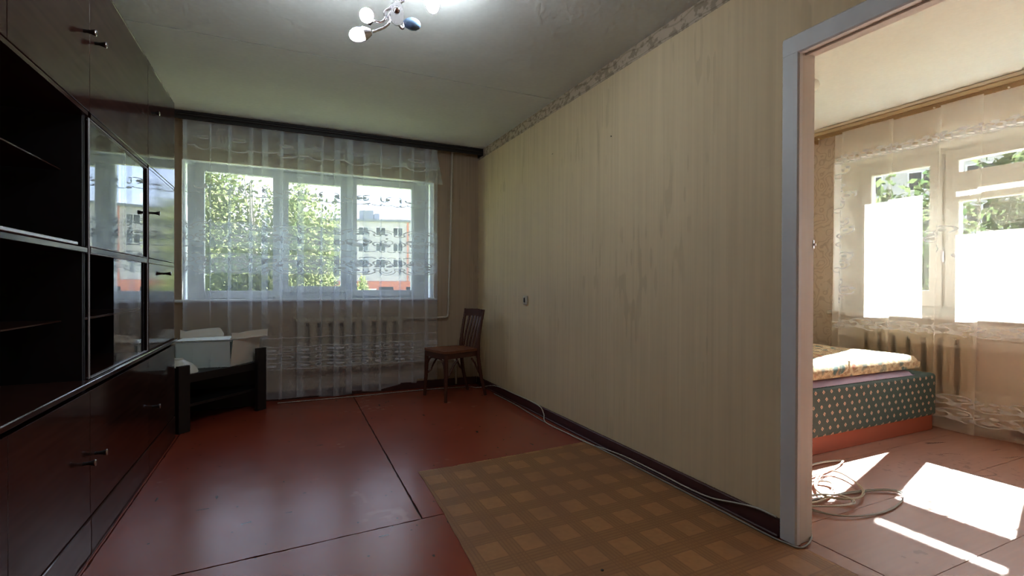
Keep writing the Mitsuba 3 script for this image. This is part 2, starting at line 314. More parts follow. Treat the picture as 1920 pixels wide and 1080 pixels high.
add('strike_plate', cat(cbox(XR2 - .006, XR2 + .004, 1.3155, 1.3178, 1.215, 1.250, .001), cbox(XR2 - .002, XR2 + .004, 1.309, 1.3155, 1.226, 1.236, .001)), 'm_brass', dc, label='small metal latch plate on the jamb')

# ------------------------------------------------------------------ windows
def sash(x0, x1, z0, z1, w, y0, y1, c=.004):
    return cat(cbox(x0, x0 + w, y0, y1, z0, z1, c), cbox(x1 - w, x1, y0, y1, z0, z1, c), cbox(x0 + w, x1 - w, y0, y1, z0, z0 + w, c), cbox(x0 + w, x1 - w, y0, y1, z1 - w, z1, c))
w1 = 'window_1'; labels[w1] = {'kind': 'structure'}
FY = YW + .13
add('frame', cat(cbox(WX0 + .02, -.70, FY + .01, FY + .07, WZ0, 2.12), cbox(1.265, WX1 - .02, FY + .01, FY + .07, WZ0, 2.12), cbox(-.70, 1.265, FY + .01, FY + .07, 2.085, 2.125), cbox(-.70, 1.265, FY + .01, FY + .07, WZ0, .985),
                 cbox(-.055, .005, FY + .01, FY + .07, .985, 2.085), cbox(.545, .615, FY + .01, FY + .07, .985, 2.085)), 'm_pvc', w1, smooth=False)
labels[w1 + '__frame'] = {'label': 'white plastic window frame'}
for x0, x1, z0, z1, wd in ((-.712, -.02, .93, 2.135, .072), (-.02, .57, .985, 2.09, .060), (.60, 1.275, .945, 2.125, .062)):
    s = add('sash', sash(x0, x1, z0, z1, wd, FY - .012, FY + .055), 'm_pvc', w1)
    add('pane', box(x0 + wd - .004, x1 - wd + .004, FY + .02, FY + .0201, z0 + wd - .004, z1 - wd + .004), 'm_glass', s)
add('handle', cat(cbox(.030, .048, FY - .036, FY - .012, 1.42, 1.47, .003), cbox(.032, .046, FY - .048, FY - .036, 1.34, 1.46, .003)), 'm_pvc', w1)
struct('trim_1', cbox(WX0 - .05, WX1 + .02, YW - .055, FY + .01, WZ0 - .02, WZ0 + .002, .006), 'm_pvc', label='white window sill above the radiator')
w2 = 'window_2'; labels[w2] = {'kind': 'structure'}
FX = XW + .12
def ybox(y0, y1, z0, z1, d0=0.0, d1=.06, c=.004): return cbox(FX + d0, FX + d1, y0, y1, z0, z1, c)
add('frame', cat(ybox(2.66, VY1 - .005, VZ0, VZ1 - .01), ybox(VY0 + .005, -.38, VZ0, VZ1 - .01), ybox(-.38, 2.66, 2.10, VZ1 - .005), ybox(-.38, 2.66, VZ0, .93), ybox(2.035, 2.11, .93, 2.10)), 'm_whitewood', w2)
labels[w2 + '__frame'] = {'label': 'white painted wooden window frame'}
def ysash(y0, y1, z0, z1, w, wb, bar=None):
    ms = [ybox(y0, y0 + w, z0, z1, -.02, .05), ybox(y1 - w, y1, z0, z1, -.02, .05), ybox(y0 + w, y1 - w, z0, z0 + wb, -.02, .05), ybox(y0 + w, y1 - w, z1 - w, z1, -.02, .05)]
    if bar: ms.append(ybox(y0 + w, y1 - w, bar[0], bar[1], -.02, .05))
    k = add('sash', cat(*ms), 'm_whitewood', w2)
    add('pane', box(FX + .015, FX + .0151, y0 + w - .004, y1 - w + .004, z0 + wb - .004, z1 - w + .004), 'm_glass', k)
ysash(2.08, 2.68, .90, 2.115, .085, .13)
ysash(1.44, 2.06, .90, 2.115, .085, .13, (1.715, 1.94))
for a in (.82, .21, -.40): ysash(a, a + .60, .90, 2.115, .085, .13)
for z in (1.98, 1.25): add('hinge', cat(cbox(FX - .03, FX - .02, 2.062, 2.078, z, z + .09, .003)), 'm_brass', w2)
struct('trim_2', cbox(XW - .06, FX + .01, VY0 - .03, VY1 + .02, VZ0 - .03, VZ0 + .002, .006), 'm_whitewood', label='white painted sill in the bright room')

# ------------------------------------------------------------------ curtains and rails
def curtain(W, z0, z1, folds, amp, seed, hem, taper=None, flare=0.0, nz=70, nx=640, ov=1.8):
    """cloth as a grid: (along, out, z) and the length along the cloth as u"""
    r = np.random.default_rng(seed)
    t = np.linspace(0, 1, nx)
    ph = 2 * np.pi * folds * (t + .010 * np.sin(2 * np.pi * t * 3 + 1) + .006 * np.sin(2 * np.pi * 7 * t))
    a = 0.7 + .5 * meshkit.noise(np.stack([t * 9, t * 0, t * 0], 1), seed)
    zz = np.linspace(0, 1, nz)
    V, U = [], []
    for k, s in enumerate(zz):
        hang = 1 - s                       # 0 at the rail
        am = amp * (0.75 + .5 * hang)
        along = t * W + a * ov * W / folds / (2 * np.pi) * 1.25 * np.sin(ph + .5 * hang * np.sin(3 * t)) + flare * hang * (t - .5)
        out = am * a * np.cos(ph * .5 + .9 * hang * np.sin(5 * t)) * .9
        zb = z0 + hem(t)
        z = zb + (z1 - zb) * s
        if taper is not None: along = taper(along, z)
        V.append(np.stack([along, out, z], 1)); U.append(np.stack([t * W * 1.25, z], 1))
    V, U = np.vstack(V), np.vstack(U)
    i, j = np.meshgrid(np.arange(nz - 1), np.arange(nx - 1), indexing='ij'); q = i * nx + j
    F = np.stack([q, q + 1, q + nx + 1, q + nx], -1).reshape(-1, 4)
    F = np.vstack([F[:, [0, 1, 2]], F[:, [0, 2, 3]]])
    return V, F, U
def embroidery(V, nx, nz, zlo, z1, curves, blobs, w, off):
    """ribbons and filled patches sewn onto the cloth; curves: lists of (t, z), t = share of the cloth's width"""
    G = V.reshape(nz, nx, 3)
    def at(t, z):
        x = min(max(t, 0), .9999) * (nx - 1); i = int(x); f = x - i
        lo = G[0, i, 2] * (1 - f) + G[0, i + 1, 2] * f; q = min(max((z - lo) / (z1 - lo), 0), .9999) * (nz - 1); j = int(q); g = q - j
        return (G[j, i] * (1 - f) + G[j, i + 1] * f) * (1 - g) + (G[j + 1, i] * (1 - f) + G[j + 1, i + 1] * f) * g + off
    vs, fs = [], []
    L = 2.17
    for c in curves:
        c = np.array(c); d = np.gradient(c, axis=0) * [L, 1]; d /= np.linalg.norm(d, axis=1, keepdims=True) + 1e-9
        nn = np.stack([-d[:, 1] / L, d[:, 0]], 1) * w / 2; b = len(vs)
        for p, k in zip(c, nn): vs.append(at(*(p + k))); vs.append(at(*(p - k)))
        for k in range(len(c) - 1): q = b + 2 * k; fs += [[q, q + 1, q + 3], [q, q + 3, q + 2]]
    for t, z, r in blobs:
        b = len(vs); vs.append(at(t, z)); m = 7
        for k in range(m): vs.append(at(t + r * math.cos(2 * math.pi * k / m) / L, z + r * math.sin(2 * math.pi * k / m)))
        fs += [[b, b + 1 + k, b + 1 + (k + 1) % m] for k in range(m)]
    return trimesh.Trimesh(np.array(vs), np.array(fs), process=False)
mat('m_thread', {'type': 'principledthin', 'base_color': rgb(.74, .78, .84), 'roughness': 0.9, 'diff_trans': 0.55, 'spec_trans': 0.0, 'eta': 1.3})
def arcc(t, z, r, a0, a1, sq=1.0, n=10):
    a = np.linspace(a0, a1, n); return np.stack([t + r * np.cos(a) / 2.17, z + r * sq * np.sin(a)], 1)
PI = math.pi
c1 = thing('lace_curtain', 'sheer white lace curtain with scalloped embroidered bands over the main window', 'curtain')
def hem1(t): return .045 + .018 * np.sin(7 * t + 1) + .03 * np.maximum(0, (t - .62)) * 3 * np.sin(9 * t) ** 2 + .012 * np.sin(31 * t) + .04 * (t > .93)
V, F, U = curtain(2.17, 0.0, 2.44, 15, .018, 3, hem1)
V = np.stack([V[:, 0] - .79, YW - .121 + V[:, 1], V[:, 2]], 1)
add('sheer', trimesh.Trimesh(V, F, process=False), 'm_lace_main', c1, smooth=True, uv=U)
P = 1 / 22.0
off = np.array([0, -.004, 0])
ts = [(k + .5) * P for k in range(22)]
def emb(nm, curves, blobs, w=.0055): labels[add(nm, embroidery(V, 640, 70, 0, 2.44, curves, blobs, w, off), 'm_thread', c1, smooth=True)] = {'kind': 'stuff'}
rq = np.random.default_rng(6)
cv, bl = [], []
for t in ts:      # scalloped hem of the upper band
    cv += [arcc(t, 2.225, .030, PI, 2 * PI, .9), arcc(t + P / 2, 2.235, .014, PI, 2 * PI, .9), arcc(t, 2.30, .024, 0, 2 * PI, .6, 12)]
emb('scalloped_edge', cv, bl, .008)
cv, bl = [], []
for t in ts:      # single row of small motifs
    cv += [arcc(t - .007, 1.885, .020, PI * .9, 2.1 * PI, 1.0), arcc(t + .010, 1.89, .022, PI * .4, 1.4 * PI, 1.1), arcc(t, 1.845, .030, PI, 2 * PI, .5), arcc(t + P / 2, 1.835, .015, PI, 2 * PI, .6)]
    bl += [(t + .004, 1.888, .012), (t - .010, 1.87, .007)]
emb('motif_row', cv, bl)
def band(z0, z1, up):
    cv, bl = [], []; h = z1 - z0; ze, zi = (z1, z0) if up else (z0, z1); sg = 1 if up else -1
    for k, t in enumerate(ts):
        a0, a1 = (0, PI) if up else (PI, 2 * PI)
        cv += [arcc(t, ze - sg * .035, .042, a0, a1, .8), arcc(t, ze - sg * .038, .026, a0, a1, .8), arcc(t + P / 2, ze - sg * .05, .012, 0, 2 * PI, 1, 9)]
        zc = (z0 + z1) / 2 - sg * .01
        cv += [arcc(t - .0075, zc, .016, 0, 1.6 * PI, 1.2), arcc(t + .0075, zc, .016, PI, -.6 * PI, 1.2), arcc(t, zc - sg * .03, .020, 0, 2 * PI, .8, 11), arcc(t + P / 2, zc - sg * .02, .014, 0, 2 * PI, 1.4, 10)]
        cv += [arcc(t - P / 4, zi + sg * .012, .018, PI if up else 0, 2 * PI if up else PI, .6, 7), arcc(t + P / 4, zi + sg * .012, .018, PI if up else 0, 2 * PI if up else PI, .6, 7)]
        for j in range(5): bl.append((t + rq.normal(0, .007), zc + rq.normal(0, h * .14), rq.uniform(.006, .012)))
        bl += [(t, zc - sg * .03, .011), (t, ze - sg * .045, .010)]
    emb('lace_band', cv, bl)
band(1.375, 1.59, True); band(1.155, 1.325, False)
cv, bl = [], []
for z in (.30, .36, .44, .50, .58): cv.append(np.stack([np.linspace(.002, .998, 400), z + .004 * np.sin(np.linspace(0, 60 * PI, 400))], 1))
for t in ts:
    for z in (.33, .40, .47): cv.append(arcc(t, z, .02, 0, 2 * PI, .8, 9)); bl.append((t + P / 2, z, .012))
emb('lower_band', cv, bl)
# loose upper corner flap on the right
fx = np.array([[1.36, 2.425], [1.405, 2.425], [1.475, 2.085], [1.30, 2.085]])
n = 14; fv, fu = [], []
for i in range(n):
    for j in range(n):
        s, q = i / (n - 1), j / (n - 1)
        a = fx[0] * (1 - s) + fx[3] * s; b = fx[1] * (1 - s) + fx[2] * s; p2 = a * (1 - q) + b * q
        fv.append([p2[0], YW - .135 - .012 * math.sin(3 * q + 2 * s), p2[1]]); fu.append([p2[0], p2[1]])
ff = []
for i in range(n - 1):
    for j in range(n - 1):
        q = i * n + j; ff += [[q, q + 1, q + n + 1], [q, q + n + 1, q + n]]
add('corner_flap', trimesh.Trimesh(np.array(fv), np.array(ff), process=False), 'm_lace_main', c1, smooth=True, uv=np.array(fu))
cr = thing('curtain_cornice', 'dark brown grooved wooden curtain rail along the ceiling above the main window', 'curtain rail')
add('fascia', cat(cbox(XL + .01, XR - .012, YW - .150, YW - .138, 2.428, 2.448, .003), cbox(XL + .01, XR - .012, YW - .158, YW - .138, 2.458, 2.478, .005), cbox(XL + .01, XR - .012, YW - .146, YW - .138, 2.448, 2.458, .001)), 'm_cornice', cr)
add('top_board', cbox(XL + .01, XR - .012, YW - .150, YW - .004, 2.478, 2.499, .003), 'm_cornice', cr)
add('end_board', cbox(XR - .012, XR - .004, YW - .150, YW - .004, 2.428, 2.499, .001), 'm_cornice', cr)
add('track', cbox(XL + .02, XR - .02, YW - .126, YW - .112, 2.44, 2.4775, .001), 'm_cornice', cr)

c2 = thing('lace_curtain', 'sunlit white floral lace curtain hanging over the window of the bright room', 'curtain')
def hem2(t): return .012 + .008 * np.sin(12 * t) + .01 * np.sin(37 * t)
V, F, U = curtain(3.40, 0.0, 2.412, 11, .014, 8, hem2, ov=1.15)
top = (V[:, 2] / 2.412)
V = np.stack([XW - .150 + V[:, 1], 2.79 + .03 * (1 - top) - V[:, 0], V[:, 2]], 1)
add('sheer', trimesh.Trimesh(V, F[:, ::-1], process=False), 'm_lace_side', c2, smooth=True, uv=U)
cv, bl = [], []
for k in range(64):
    t = (k + .5) / 64
    for z in (2.17,): cv += [arcc(t, z, .030, 0, 1.7 * PI, .9), arcc(t + .006, z - .02, .016, PI, 2.6 * PI, .9)]; bl += [(t, z, .012), (t + .004, z + .035, .010)]
    for z in (.10, .20, .72): cv += [arcc(t, z + .02 * (k % 3), .030, k, k + 1.6 * PI, .9)]; bl += [(t, z, .013), (t + .006, z + .04, .010)]
for k in range(16):
    z = .95 + .075 * k; t = .045 + .018 * math.sin(k * 1.7)
    cv += [arcc(t, z, .034, k, k + 1.6 * PI), arcc(t - .02, z + .03, .020, k, k + 1.8 * PI)]; bl += [(t, z, .014), (t + .012, z + .02, .011)]
for k in range(70):
    t, z = rq.uniform(.15, .99), rq.uniform(1.25, 1.75); cv.append(arcc(t, z, .028, k, k + 1.5 * PI)); bl.append((t, z, .012))
labels[add('flower_embroidery', embroidery(V, 640, 70, 0, 2.412, cv, bl, .006, np.array([-.004, 0, 0])), 'm_thread', c2, smooth=True)] = {'kind': 'stuff'}
c2r = thing('curtain_cornice', 'honey brown wooden curtain rail with a cream top strip in the bright room', 'curtain rail')
add('fascia', cat(cbox(XW - .150, XW - .135, YN + .1, 3.0, 2.402, 2.438, .004)), 'm_railwood', c2r)
add('upper_strip', cbox(XW - .156, XW - .135, YN + .1, 3.0, 2.438, 2.470, .005), 'm_raillight', c2r, label='lighter tan upper strip')
add('top_board', cbox(XW - .164, XW - .004, YN + .1, 3.0, 2.472, 2.496, .003), 'm_railcream', c2r, label='cream top board')
add('end_board', cbox(XW - .150, XW - .004, 3.0, 3.012, 2.402, 2.499, .002), 'm_railwood', c2r)
for y in (2.9, 2.45, 2.02, 1.6, 1.2): add('hook', lathe([(0, 0), (.006, 0), (.006, .012), (.003, .016), (0, .016)], (-1, 0, 0), (XW - .150, y, 2.408), 8), 'm_railcream', c2r)

# ------------------------------------------------------------------ wall cabinets on the left
FXW = -0.68                     # front plane
def knob(parent, y, z, m='m_black'):
    """dark flaring stem with a bright metal cap, standing out from the front"""
    k = add('knob', lathe([(0, 0), (.0065, 0), (.006, .012), (.008, .024), (.0115, .034), (0, .034)], (1, 0, 0), (FXW, y, z), 16), 'm_black', parent, smooth=40)
    add('cap', lathe([(0, .0341), (.0118, .0341), (.0125, .038), (.009, .041), (0, .042)], (1, 0, 0), (FXW, y, z), 16), 'm_chrome', k, smooth=40)
def cabinet(label, y0, y1):
    c = thing('wall_cabinet', label, 'cabinet', 'dark lacquered wall cabinets along the left wall')
    t = .016
    add('side_panel', cbox(XL + .01, FXW - .0195, y0 + .001, y0 + t, .0, 2.29, .001), 'm_carcass', c)
    add('side_panel', cbox(XL + .01, FXW - .0195, y1 - t, y1 - .001, .0, 2.29, .001), 'm_carcass' if y1 < 4 else 'm_lacquer', c)
    add('side_edge', cbox(FXW - .006, FXW - .001, y0 + .001, y0 + .007, .69, 1.70, .002), 'm_edge', c)
    add('side_edge', cbox(FXW - .006, FXW - .001, y1 - .007, y1 - .001, .69, 1.70, .002), 'm_edge', c)
    add('back_panel', box(XL + .001, XL + .009, y0 + .001, y1 - .001, .0, 2.29), 'm_carcass', c)
    add('plinth', cbox(XL + .02, FXW + .004, y0 + .001, y1 - .001, .0, .152, .003), 'm_lacquer', c)
    add('bottom_board', box(XL + .01, FXW - .02, y0 + t, y1 - t, .155, .17), 'm_carcass', c)
    add('ledge', cbox(XL + .01, FXW + .018, y0 + .001, y1 - .001, .668, .688, .003), 'm_lacquer', c)
    add('top_board', cbox(XL + .01, FXW - .001, y0 + .001, y1 - .001, 2.290, 2.300, .002), 'm_lacquer', c)
    add('upper_board', box(XL + .01, FXW - .001, y0 + t, y1 - t, 1.703, 1.718), 'm_lacquer', c)
    return c
D0 = FXW - .018
def door(c, name, y0, y1, z0, z1): return add(name, cbox(D0, FXW, y0 + .0015, y1 - .0015, z0, z1, .0015), 'm_lacquer', c)
# first cabinet: open shelves
ca = cabinet('dark lacquered cabinet with wide open shelves, nearest the camera', 1.16, 2.41)
for a, b, k in ((1.16, 1.785, 0), (1.785, 2.41, 1)):
    d = door(ca, 'upper_door', a, b, 1.722, 2.288)
    if k: knob(d, 2.345, 2.005)
    d = door(ca, 'lower_door', a, b, .158, .645)
    if k: knob(d, 2.335, .385)
add('middle_shelf', cbox(XL + .01, FXW - .002, 1.177, 2.393, 1.178, 1.198, .002), 'm_lacquer', ca)
add('shelf_track', cbox(FXW - .014, FXW + .006, 1.18, 2.27, 1.199, 1.211, .002), 'm_alu', ca, label='bright aluminium track on the middle shelf')
for z in (1.485, .915): add('glass_shelf', cbox(XL + .02, -.76, 1.18, 2.392, z, z + .006, .001), 'm_lacquer', ca)
# second cabinet: sliding glass
cb = cabinet('dark lacquered cabinet with sliding glass panes, second from the camera', 2.41, 3.31)
d = door(cb, 'upper_door', 2.41, 3.31, 1.722, 2.288); knob(d, 2.465, 2.012)
d = door(cb, 'lower_door', 2.41, 3.31, .158, .645); knob(d, 2.465, .385)
add('middle_shelf', cbox(XL + .01, FXW - .002, 2.427, 3.293, 1.178, 1.202, .002), 'm_lacquer', cb)
for z in (1.1745, .69, 1.2025, 1.694): add('sliding_track', cbox(FXW - .016, FXW - .001, 2.424, 3.296, z, z + .004, .001), 'm_edge', cb)
mat('m_gpane', {'type': 'thindielectric', 'int_ior': 1.65})
def gp(y0, y1, z0, z1, x): return add('glass_pane', box(x - .0001, x, y0, y1, z0, z1), 'm_gpane', cb)
gp(2.426, 2.90, 1.207, 1.694, FXW - .004); gp(2.83, 3.294, 1.207, 1.694, FXW - .012)
add('pane_edge', cbox(FXW - .0095, FXW - .0045, 2.885, 2.902, 1.207, 1.694, .001), 'm_dark', cb)
gp(2.72, 3.18, .695, 1.174, FXW - .004); gp(2.75, 3.20, .695, 1.174, FXW - .012)
add('shelf', cbox(XL + .02, -.71, 2.427, 3.293, .916, .926, .001), 'm_lacquer', cb)
# third cabinet: narrow bar cupboard
cc = cabinet('narrow dark glossy cabinet with drop flap, farthest from the camera beside the curtain', 3.31, 4.035)
d = door(cc, 'upper_door', 3.31, 4.035, 1.722, 2.288); knob(d, 3.385, 2.03)
d = door(cc, 'middle_door', 3.326, 4.02, 1.205, 1.700); knob(d, 3.385, 1.462)
d = door(cc, 'drop_flap', 3.326, 4.02, .690, 1.174); knob(d, 3.69, 1.125)
d = door(cc, 'lower_door', 3.31, 4.035, .158, .645); knob(d, 3.40, .36)
add('middle_shelf', cbox(XL + .01, FXW - .001, 3.327, 4.018, 1.176, 1.203, .002), 'm_lacquer', cc)

# ------------------------------------------------------------------ corner stand with a bowl and plastic drawers
st = thing('television_stand', 'low black corner stand with an open shelf between the cabinets and the curtain', 'stand')
L, Rr = np.array([-.655, 4.125]), np.array([-.145, 4.66])
u = (Rr - L) / np.linalg.norm(Rr - L); nb = np.array([-u[1], u[0]])       # along the front; towards the corner
def quad(a, b, c_, d_, z0, z1): return prism([tuple(a), tuple(b), tuple(c_), tuple(d_)], z0, z1)
def post(p, q, z1): return quad(p, q, q + nb * .03, p + nb * .03, 0.002, z1)
add('front_post', post(L - u * .02, L + u * .065, .478), 'm_black', st)
add('front_post', post(Rr - u * .075, Rr + u * .015, .525), 'm_black', st)
bk = [(-.18, 4.80), (-.93, 4.80), (-.93, 4.14)]
bk = [(-.22, 4.82), (-1.05, 4.82), (-1.05, 4.16)]
add('top_board', prism([tuple(L + nb * .031 + u * .01), tuple(Rr + nb * .031 - u * .01), *bk], .385, .405), 'm_black', st)
add('shelf', prism([tuple(L + nb * .05), tuple(Rr + nb * .05 - u * .01), *bk], .165, .185), 'm_black', st)
add('apron', quad(L + u * .066 + nb * .032, Rr - u * .076 + nb * .032, Rr - u * .076 + nb * .045, L + u * .066 + nb * .045, .345, .3845), 'm_black', st)
add('side_panel', quad(Rr + nb * .031 + u * .004, Rr + nb * .031 + u * .014, np.array([-.20, 4.84]), np.array([-.215, 4.84]), .002, .465), 'm_black', st)
add('side_panel', quad(np.array([-1.07, 4.14]), L + nb * .031 - u * .012, L + nb * .031 - u * .002 + [0, .012], np.array([-1.07, 4.155]), .002, .465), 'm_black', st)
add('back_panel', box(-1.07, -.216, 4.825, 4.835, .002, .384), 'm_black', st)
bw = [(0, .106), (.042, .106), (.043, .098), (.060, .088), (.10, .062), (.128, .030), (.138, .004), (.135, 0), (.122, .024), (.09, .048), (.05, .066), (0, .070)]
add('bowl', lathe(bw, (0, 0, 1), (-.715, 4.31, .4055), 40), 'm_enamel', None, 'white enamel bowl turned upside down on the left of the black corner stand', 'bowl', smooth=40)
dw = thing('plastic_box', 'pale blue clear plastic box with a white end on the black corner stand', 'box')
B = np.array([-.385, 4.475]); C = np.array([-.205, 4.76]); Dd = np.array([-.72, 4.79])
zb, zt = .4065, .605
def wallp(p, q, z0, z1, th, out=0.0):
    d = (q - p) / np.linalg.norm(q - p); n_ = np.array([-d[1], d[0]])
    v = np.array([[*p, z0], [*q, z0], [*(q - n_ * out), z1], [*(p - n_ * out), z1], [*(p + n_ * th), z0], [*(q + n_ * th), z0], [*(q - n_ * out + n_ * th), z1], [*(p - n_ * out + n_ * th), z1]])
    return trimesh.convex.convex_hull(v)
E1 = np.array([-.75, 4.50])
add('front_wall', cat(wallp(E1, B, zb, zt, .004, .02), wallp(E1 - [0.02, .0212], B + [.01, -.0212], zt, zt + .008, .012, .004)), 'm_plasticblue', dw)
for s in (.30, .62): add('rib', wallp(E1 * (1 - s) + B * s - [0, .006], E1 * (1 - s - .01) + B * (s + .01) - [0, .006], zb + .01, zt - .01, .004, .018), 'm_plasticblue', dw)
add('end_wall', cat(wallp(B, C, zb, zt + .012, .006, .028)), 'm_plasticwhite', dw, label='white plastic end wall')
add('back_wall', cat(wallp(C, Dd, zb, zt - .02, .004, .01), wallp(Dd, E1, zb, zt - .02, .004, .01)), 'm_plasticblue', dw)
add('bottom', prism([tuple(E1), tuple(B), tuple(C), tuple(Dd)], zb, zb + .004), 'm_plasticblue', dw)
lid = thing('plastic_tray', 'thin white tray with an upturned wavy handle rim lying on the plastic box', 'tray')
add('sheet', prism([(-.755, 4.49), (-.38, 4.46), (-.20, 4.75), (-.73, 4.79)], zt + .014, zt + .019), 'm_paper', lid, label='bluish white sheet')
wv = []
for i in range(25):
    s = i / 24; x = -.71 + s * .27; wv.append([x, 4.585 + s * .02, zt + .022])
def wavy(a, b, hf, th=.008):
    n = 26; v = []; f = []
    d = (b - a)[:2] / np.linalg.norm((b - a)[:2]); nn = np.array([-d[1], d[0], 0]) * th
    for i in range(n):
        s = i / (n - 1); p0 = a + (b - a) * s; h = hf(s)
        v += [p0, p0 + [0, 0, h], p0 + nn + [0, 0, h], p0 + nn]
    for i in range(n - 1):
        for j in range(4):
            q = [4 * i + j, 4 * i + (j + 1) % 4, 4 * i + 4 + (j + 1) % 4, 4 * i + 4 + j]; f += [[q[0], q[1], q[2]], [q[0], q[2], q[3]]]
    f += [[0, 1, 2], [0, 2, 3], [4 * n - 4, 4 * n - 2, 4 * n - 3], [4 * n - 4, 4 * n - 1, 4 * n - 2]]
    m = trimesh.Trimesh(np.array(v), np.array(f), process=False); trimesh.repair.fix_normals(m); return m
add('rear_rim', wavy(np.array([-.755, 4.70, zt + .0195]), np.array([-.455, 4.75, zt + .0195]), lambda s: .058 + .02 * s + .012 * math.exp(-((s - .02) / .06) ** 2) - .055 * max(0, (s - .86) / .14) ** 2 - .01 * math.exp(-((s - .12) / .08) ** 2), .01), 'm_plasticwhite', lid)
add('right_rim', cat(wavy(np.array([-.375, 4.478, zt + .0195]), np.array([-.125, 4.66, zt + .0195]), lambda s: .048 + .010 * s - .008 * math.exp(-((s - .22) / .1) ** 2), .008),
                     wavy(np.array([-.37, 4.46, zt + .0195]), np.array([-.12, 4.645, zt + .0195]), lambda s: .006, .03)), 'm_plasticwhite', lid)

# ------------------------------------------------------------------ radiators and pipes
def radiator(label, n, pitch, z0, z1, place):
    r = thing('radiator', label, 'radiator')
    for k in range(n):
        x = (k + .5) * pitch; w = pitch * .34
        secs = [cbox(x - w, x + w, -.038, .038, z0 + .03, z1 - .012, .014)]
        for z in (z0 + .045, z1 - .045): secs.append(lathe([(0, -pitch / 2), (.030, -pitch / 2), (.030, pitch / 2), (0, pitch / 2)], (1, 0, 0), (x, 0, z), 12))
        secs.append(cbox(x - w * .6, x + w * .6, -.035, .035, z1 - .014, z1, .008))
        secs.append(cbox(x - w * .6, x + w * .6, -.035, .035, z0 + .01, z0 + .034, .008))
        m = cat(*secs); m.apply_transform(place); add('section', m, 'm_radiator', r)
    return r
P1 = np.eye(4); P1[:3, 3] = (.10, YW - .046, 0)
r1 = radiator('cream cast iron radiator behind the lace curtain under the main window', 10, .100, .235, .765, P1)
P2 = np.array([[0, 1, 0, XW - .062], [-1, 0, 0, 2.63], [0, 0, 1, 0], [0, 0, 0, 1.0]])
r2 = radiator('cream cast iron radiator under the sunlit window behind the bed', 8, .104, .125, .735, P2)
pp = thing('heating_pipe', 'thin pale riser pipe in the corner running from the cornice to below the sill', 'pipe')
add('riser', tube([(1.600, YW - .045, 2.47), (1.585, YW - .045, 1.6), (1.56, YW - .045, .765), (1.553, YW - .045, .735), (1.53, YW - .045, .725), (1.40, YW - .045, .722), (1.11, YW - .045, .722)], .011, 10), 'm_pipe', pp, smooth=True)
pl = thing('heating_pipe', 'short pale pipe bend low on the wall behind the chair legs', 'pipe')
add('bend', tube([(1.11, YW - .05, .285), (1.45, YW - .05, .285), (1.60, YW - .05, .29), (1.635, YW - .05, .28), (1.645, YW - .05, .25), (1.645, YW - .05, .02)], .011, 10), 'm_pipe', pl, smooth=True)
for z, nm in ((.685, 'upper pale heating pipe running right from the radiator in the bright room'), (.178, 'lower pale heating pipe near the floor in the bright room')):
    q = thing('heating_pipe', nm, 'pipe')
    add('run', tube([(XW - .062, 1.80, z), (XW - .062, .9, z), (XW - .062, YN + .03, z)], .012, 10), 'm_pipe', q, smooth=True)

# ------------------------------------------------------------------ chair
ch = thing('wooden_chair', 'reddish brown wooden chair with slatted back in the corner beside the curtain', 'chair')
th = math.radians(14)
ex, ey = np.array([math.cos(th), math.sin(th)]), np.array([-math.sin(th), math.cos(th)])     # towards the back, across
O = np.array([1.465, 4.475])
def cp(a, b, z): q = O + ex * a + ey * b; return np.array([q[0], q[1], z])
# seat: rounded trapezoid, a little dished
out = []
for a, b in ((-.215, -.18), (-.222, 0), (-.215, .18), (-.15, .205), (.185, .155), (.19, 0), (.185, -.155), (-.15, -.205)): out.append((a, b))
poly = Polygon(out).buffer(-.03).buffer(.03, quad_segs=6)
seat = trimesh.creation.extrude_polygon(poly, .022, engine='earcut')
sv = np.array(seat.vertices); W = np.array([cp(a, b, .438 + c) for a, b, c in sv]); seat = trimesh.Trimesh(W, seat.faces, process=False)
add('seat', seat, 'm_seat', ch, smooth=30)
ap = Polygon(out).buffer(-.015); ap = ap.difference(ap.buffer(-.022)); apm = trimesh.creation.extrude_polygon(ap, .05, engine='earcut')
apm = trimesh.Trimesh(np.array([cp(a, b, .387 + c) for a, b, c in np.array(apm.vertices)]), apm.faces, process=False)
add('apron', apm, 'm_chair', ch, smooth=30)
for b in (-.175, .175):
    add('front_leg', tube([cp(-.185, b, .43), cp(-.19, b * 1.03, .22), cp(-.20, b * 1.10, 0.004)], [.021, .018, .013], 10), 'm_chair', ch, smooth=40)
for b in (-.15, .15):
    lg = spline([cp(.27, b * 1.02, .004), cp(.215, b, .20), cp(.185, b * .98, .43), cp(.20, b * .98, .60), cp(.245, b * 1.02, .825)], 6)
    add('back_post', tube(lg, np.interp(np.arange(len(lg)), [0, len(lg) * .5, len(lg) - 1], [.014, .020, .013]), 10), 'm_chair', ch, smooth=40)
rail = spline([cp(.232, -.15, .79), cp(.258, -.07, .792), cp(.266, 0, .793), cp(.258, .07, .792), cp(.232, .15, .79)], 6)
rv = []; rf = []
for i, q in enumerate(rail):
    for dz, da in ((-.035, -.008), (.035, -.008), (.035, .008), (-.035, .008)): rv.append(q + np.array([ex[0] * da, ex[1] * da, dz]))
for i in range(len(rail) - 1):
    for j in range(4):
        q = [4 * i + j, 4 * i + (j + 1) % 4, 4 * i + 4 + (j + 1) % 4, 4 * i + 4 + j]; rf += [[q[0], q[1], q[2]], [q[0], q[2], q[3]]]
mm = trimesh.Trimesh(np.array(rv), np.array(rf), process=False); trimesh.repair.fix_normals(mm)
add('top_rail', mm, 'm_chair', ch, smooth=30)
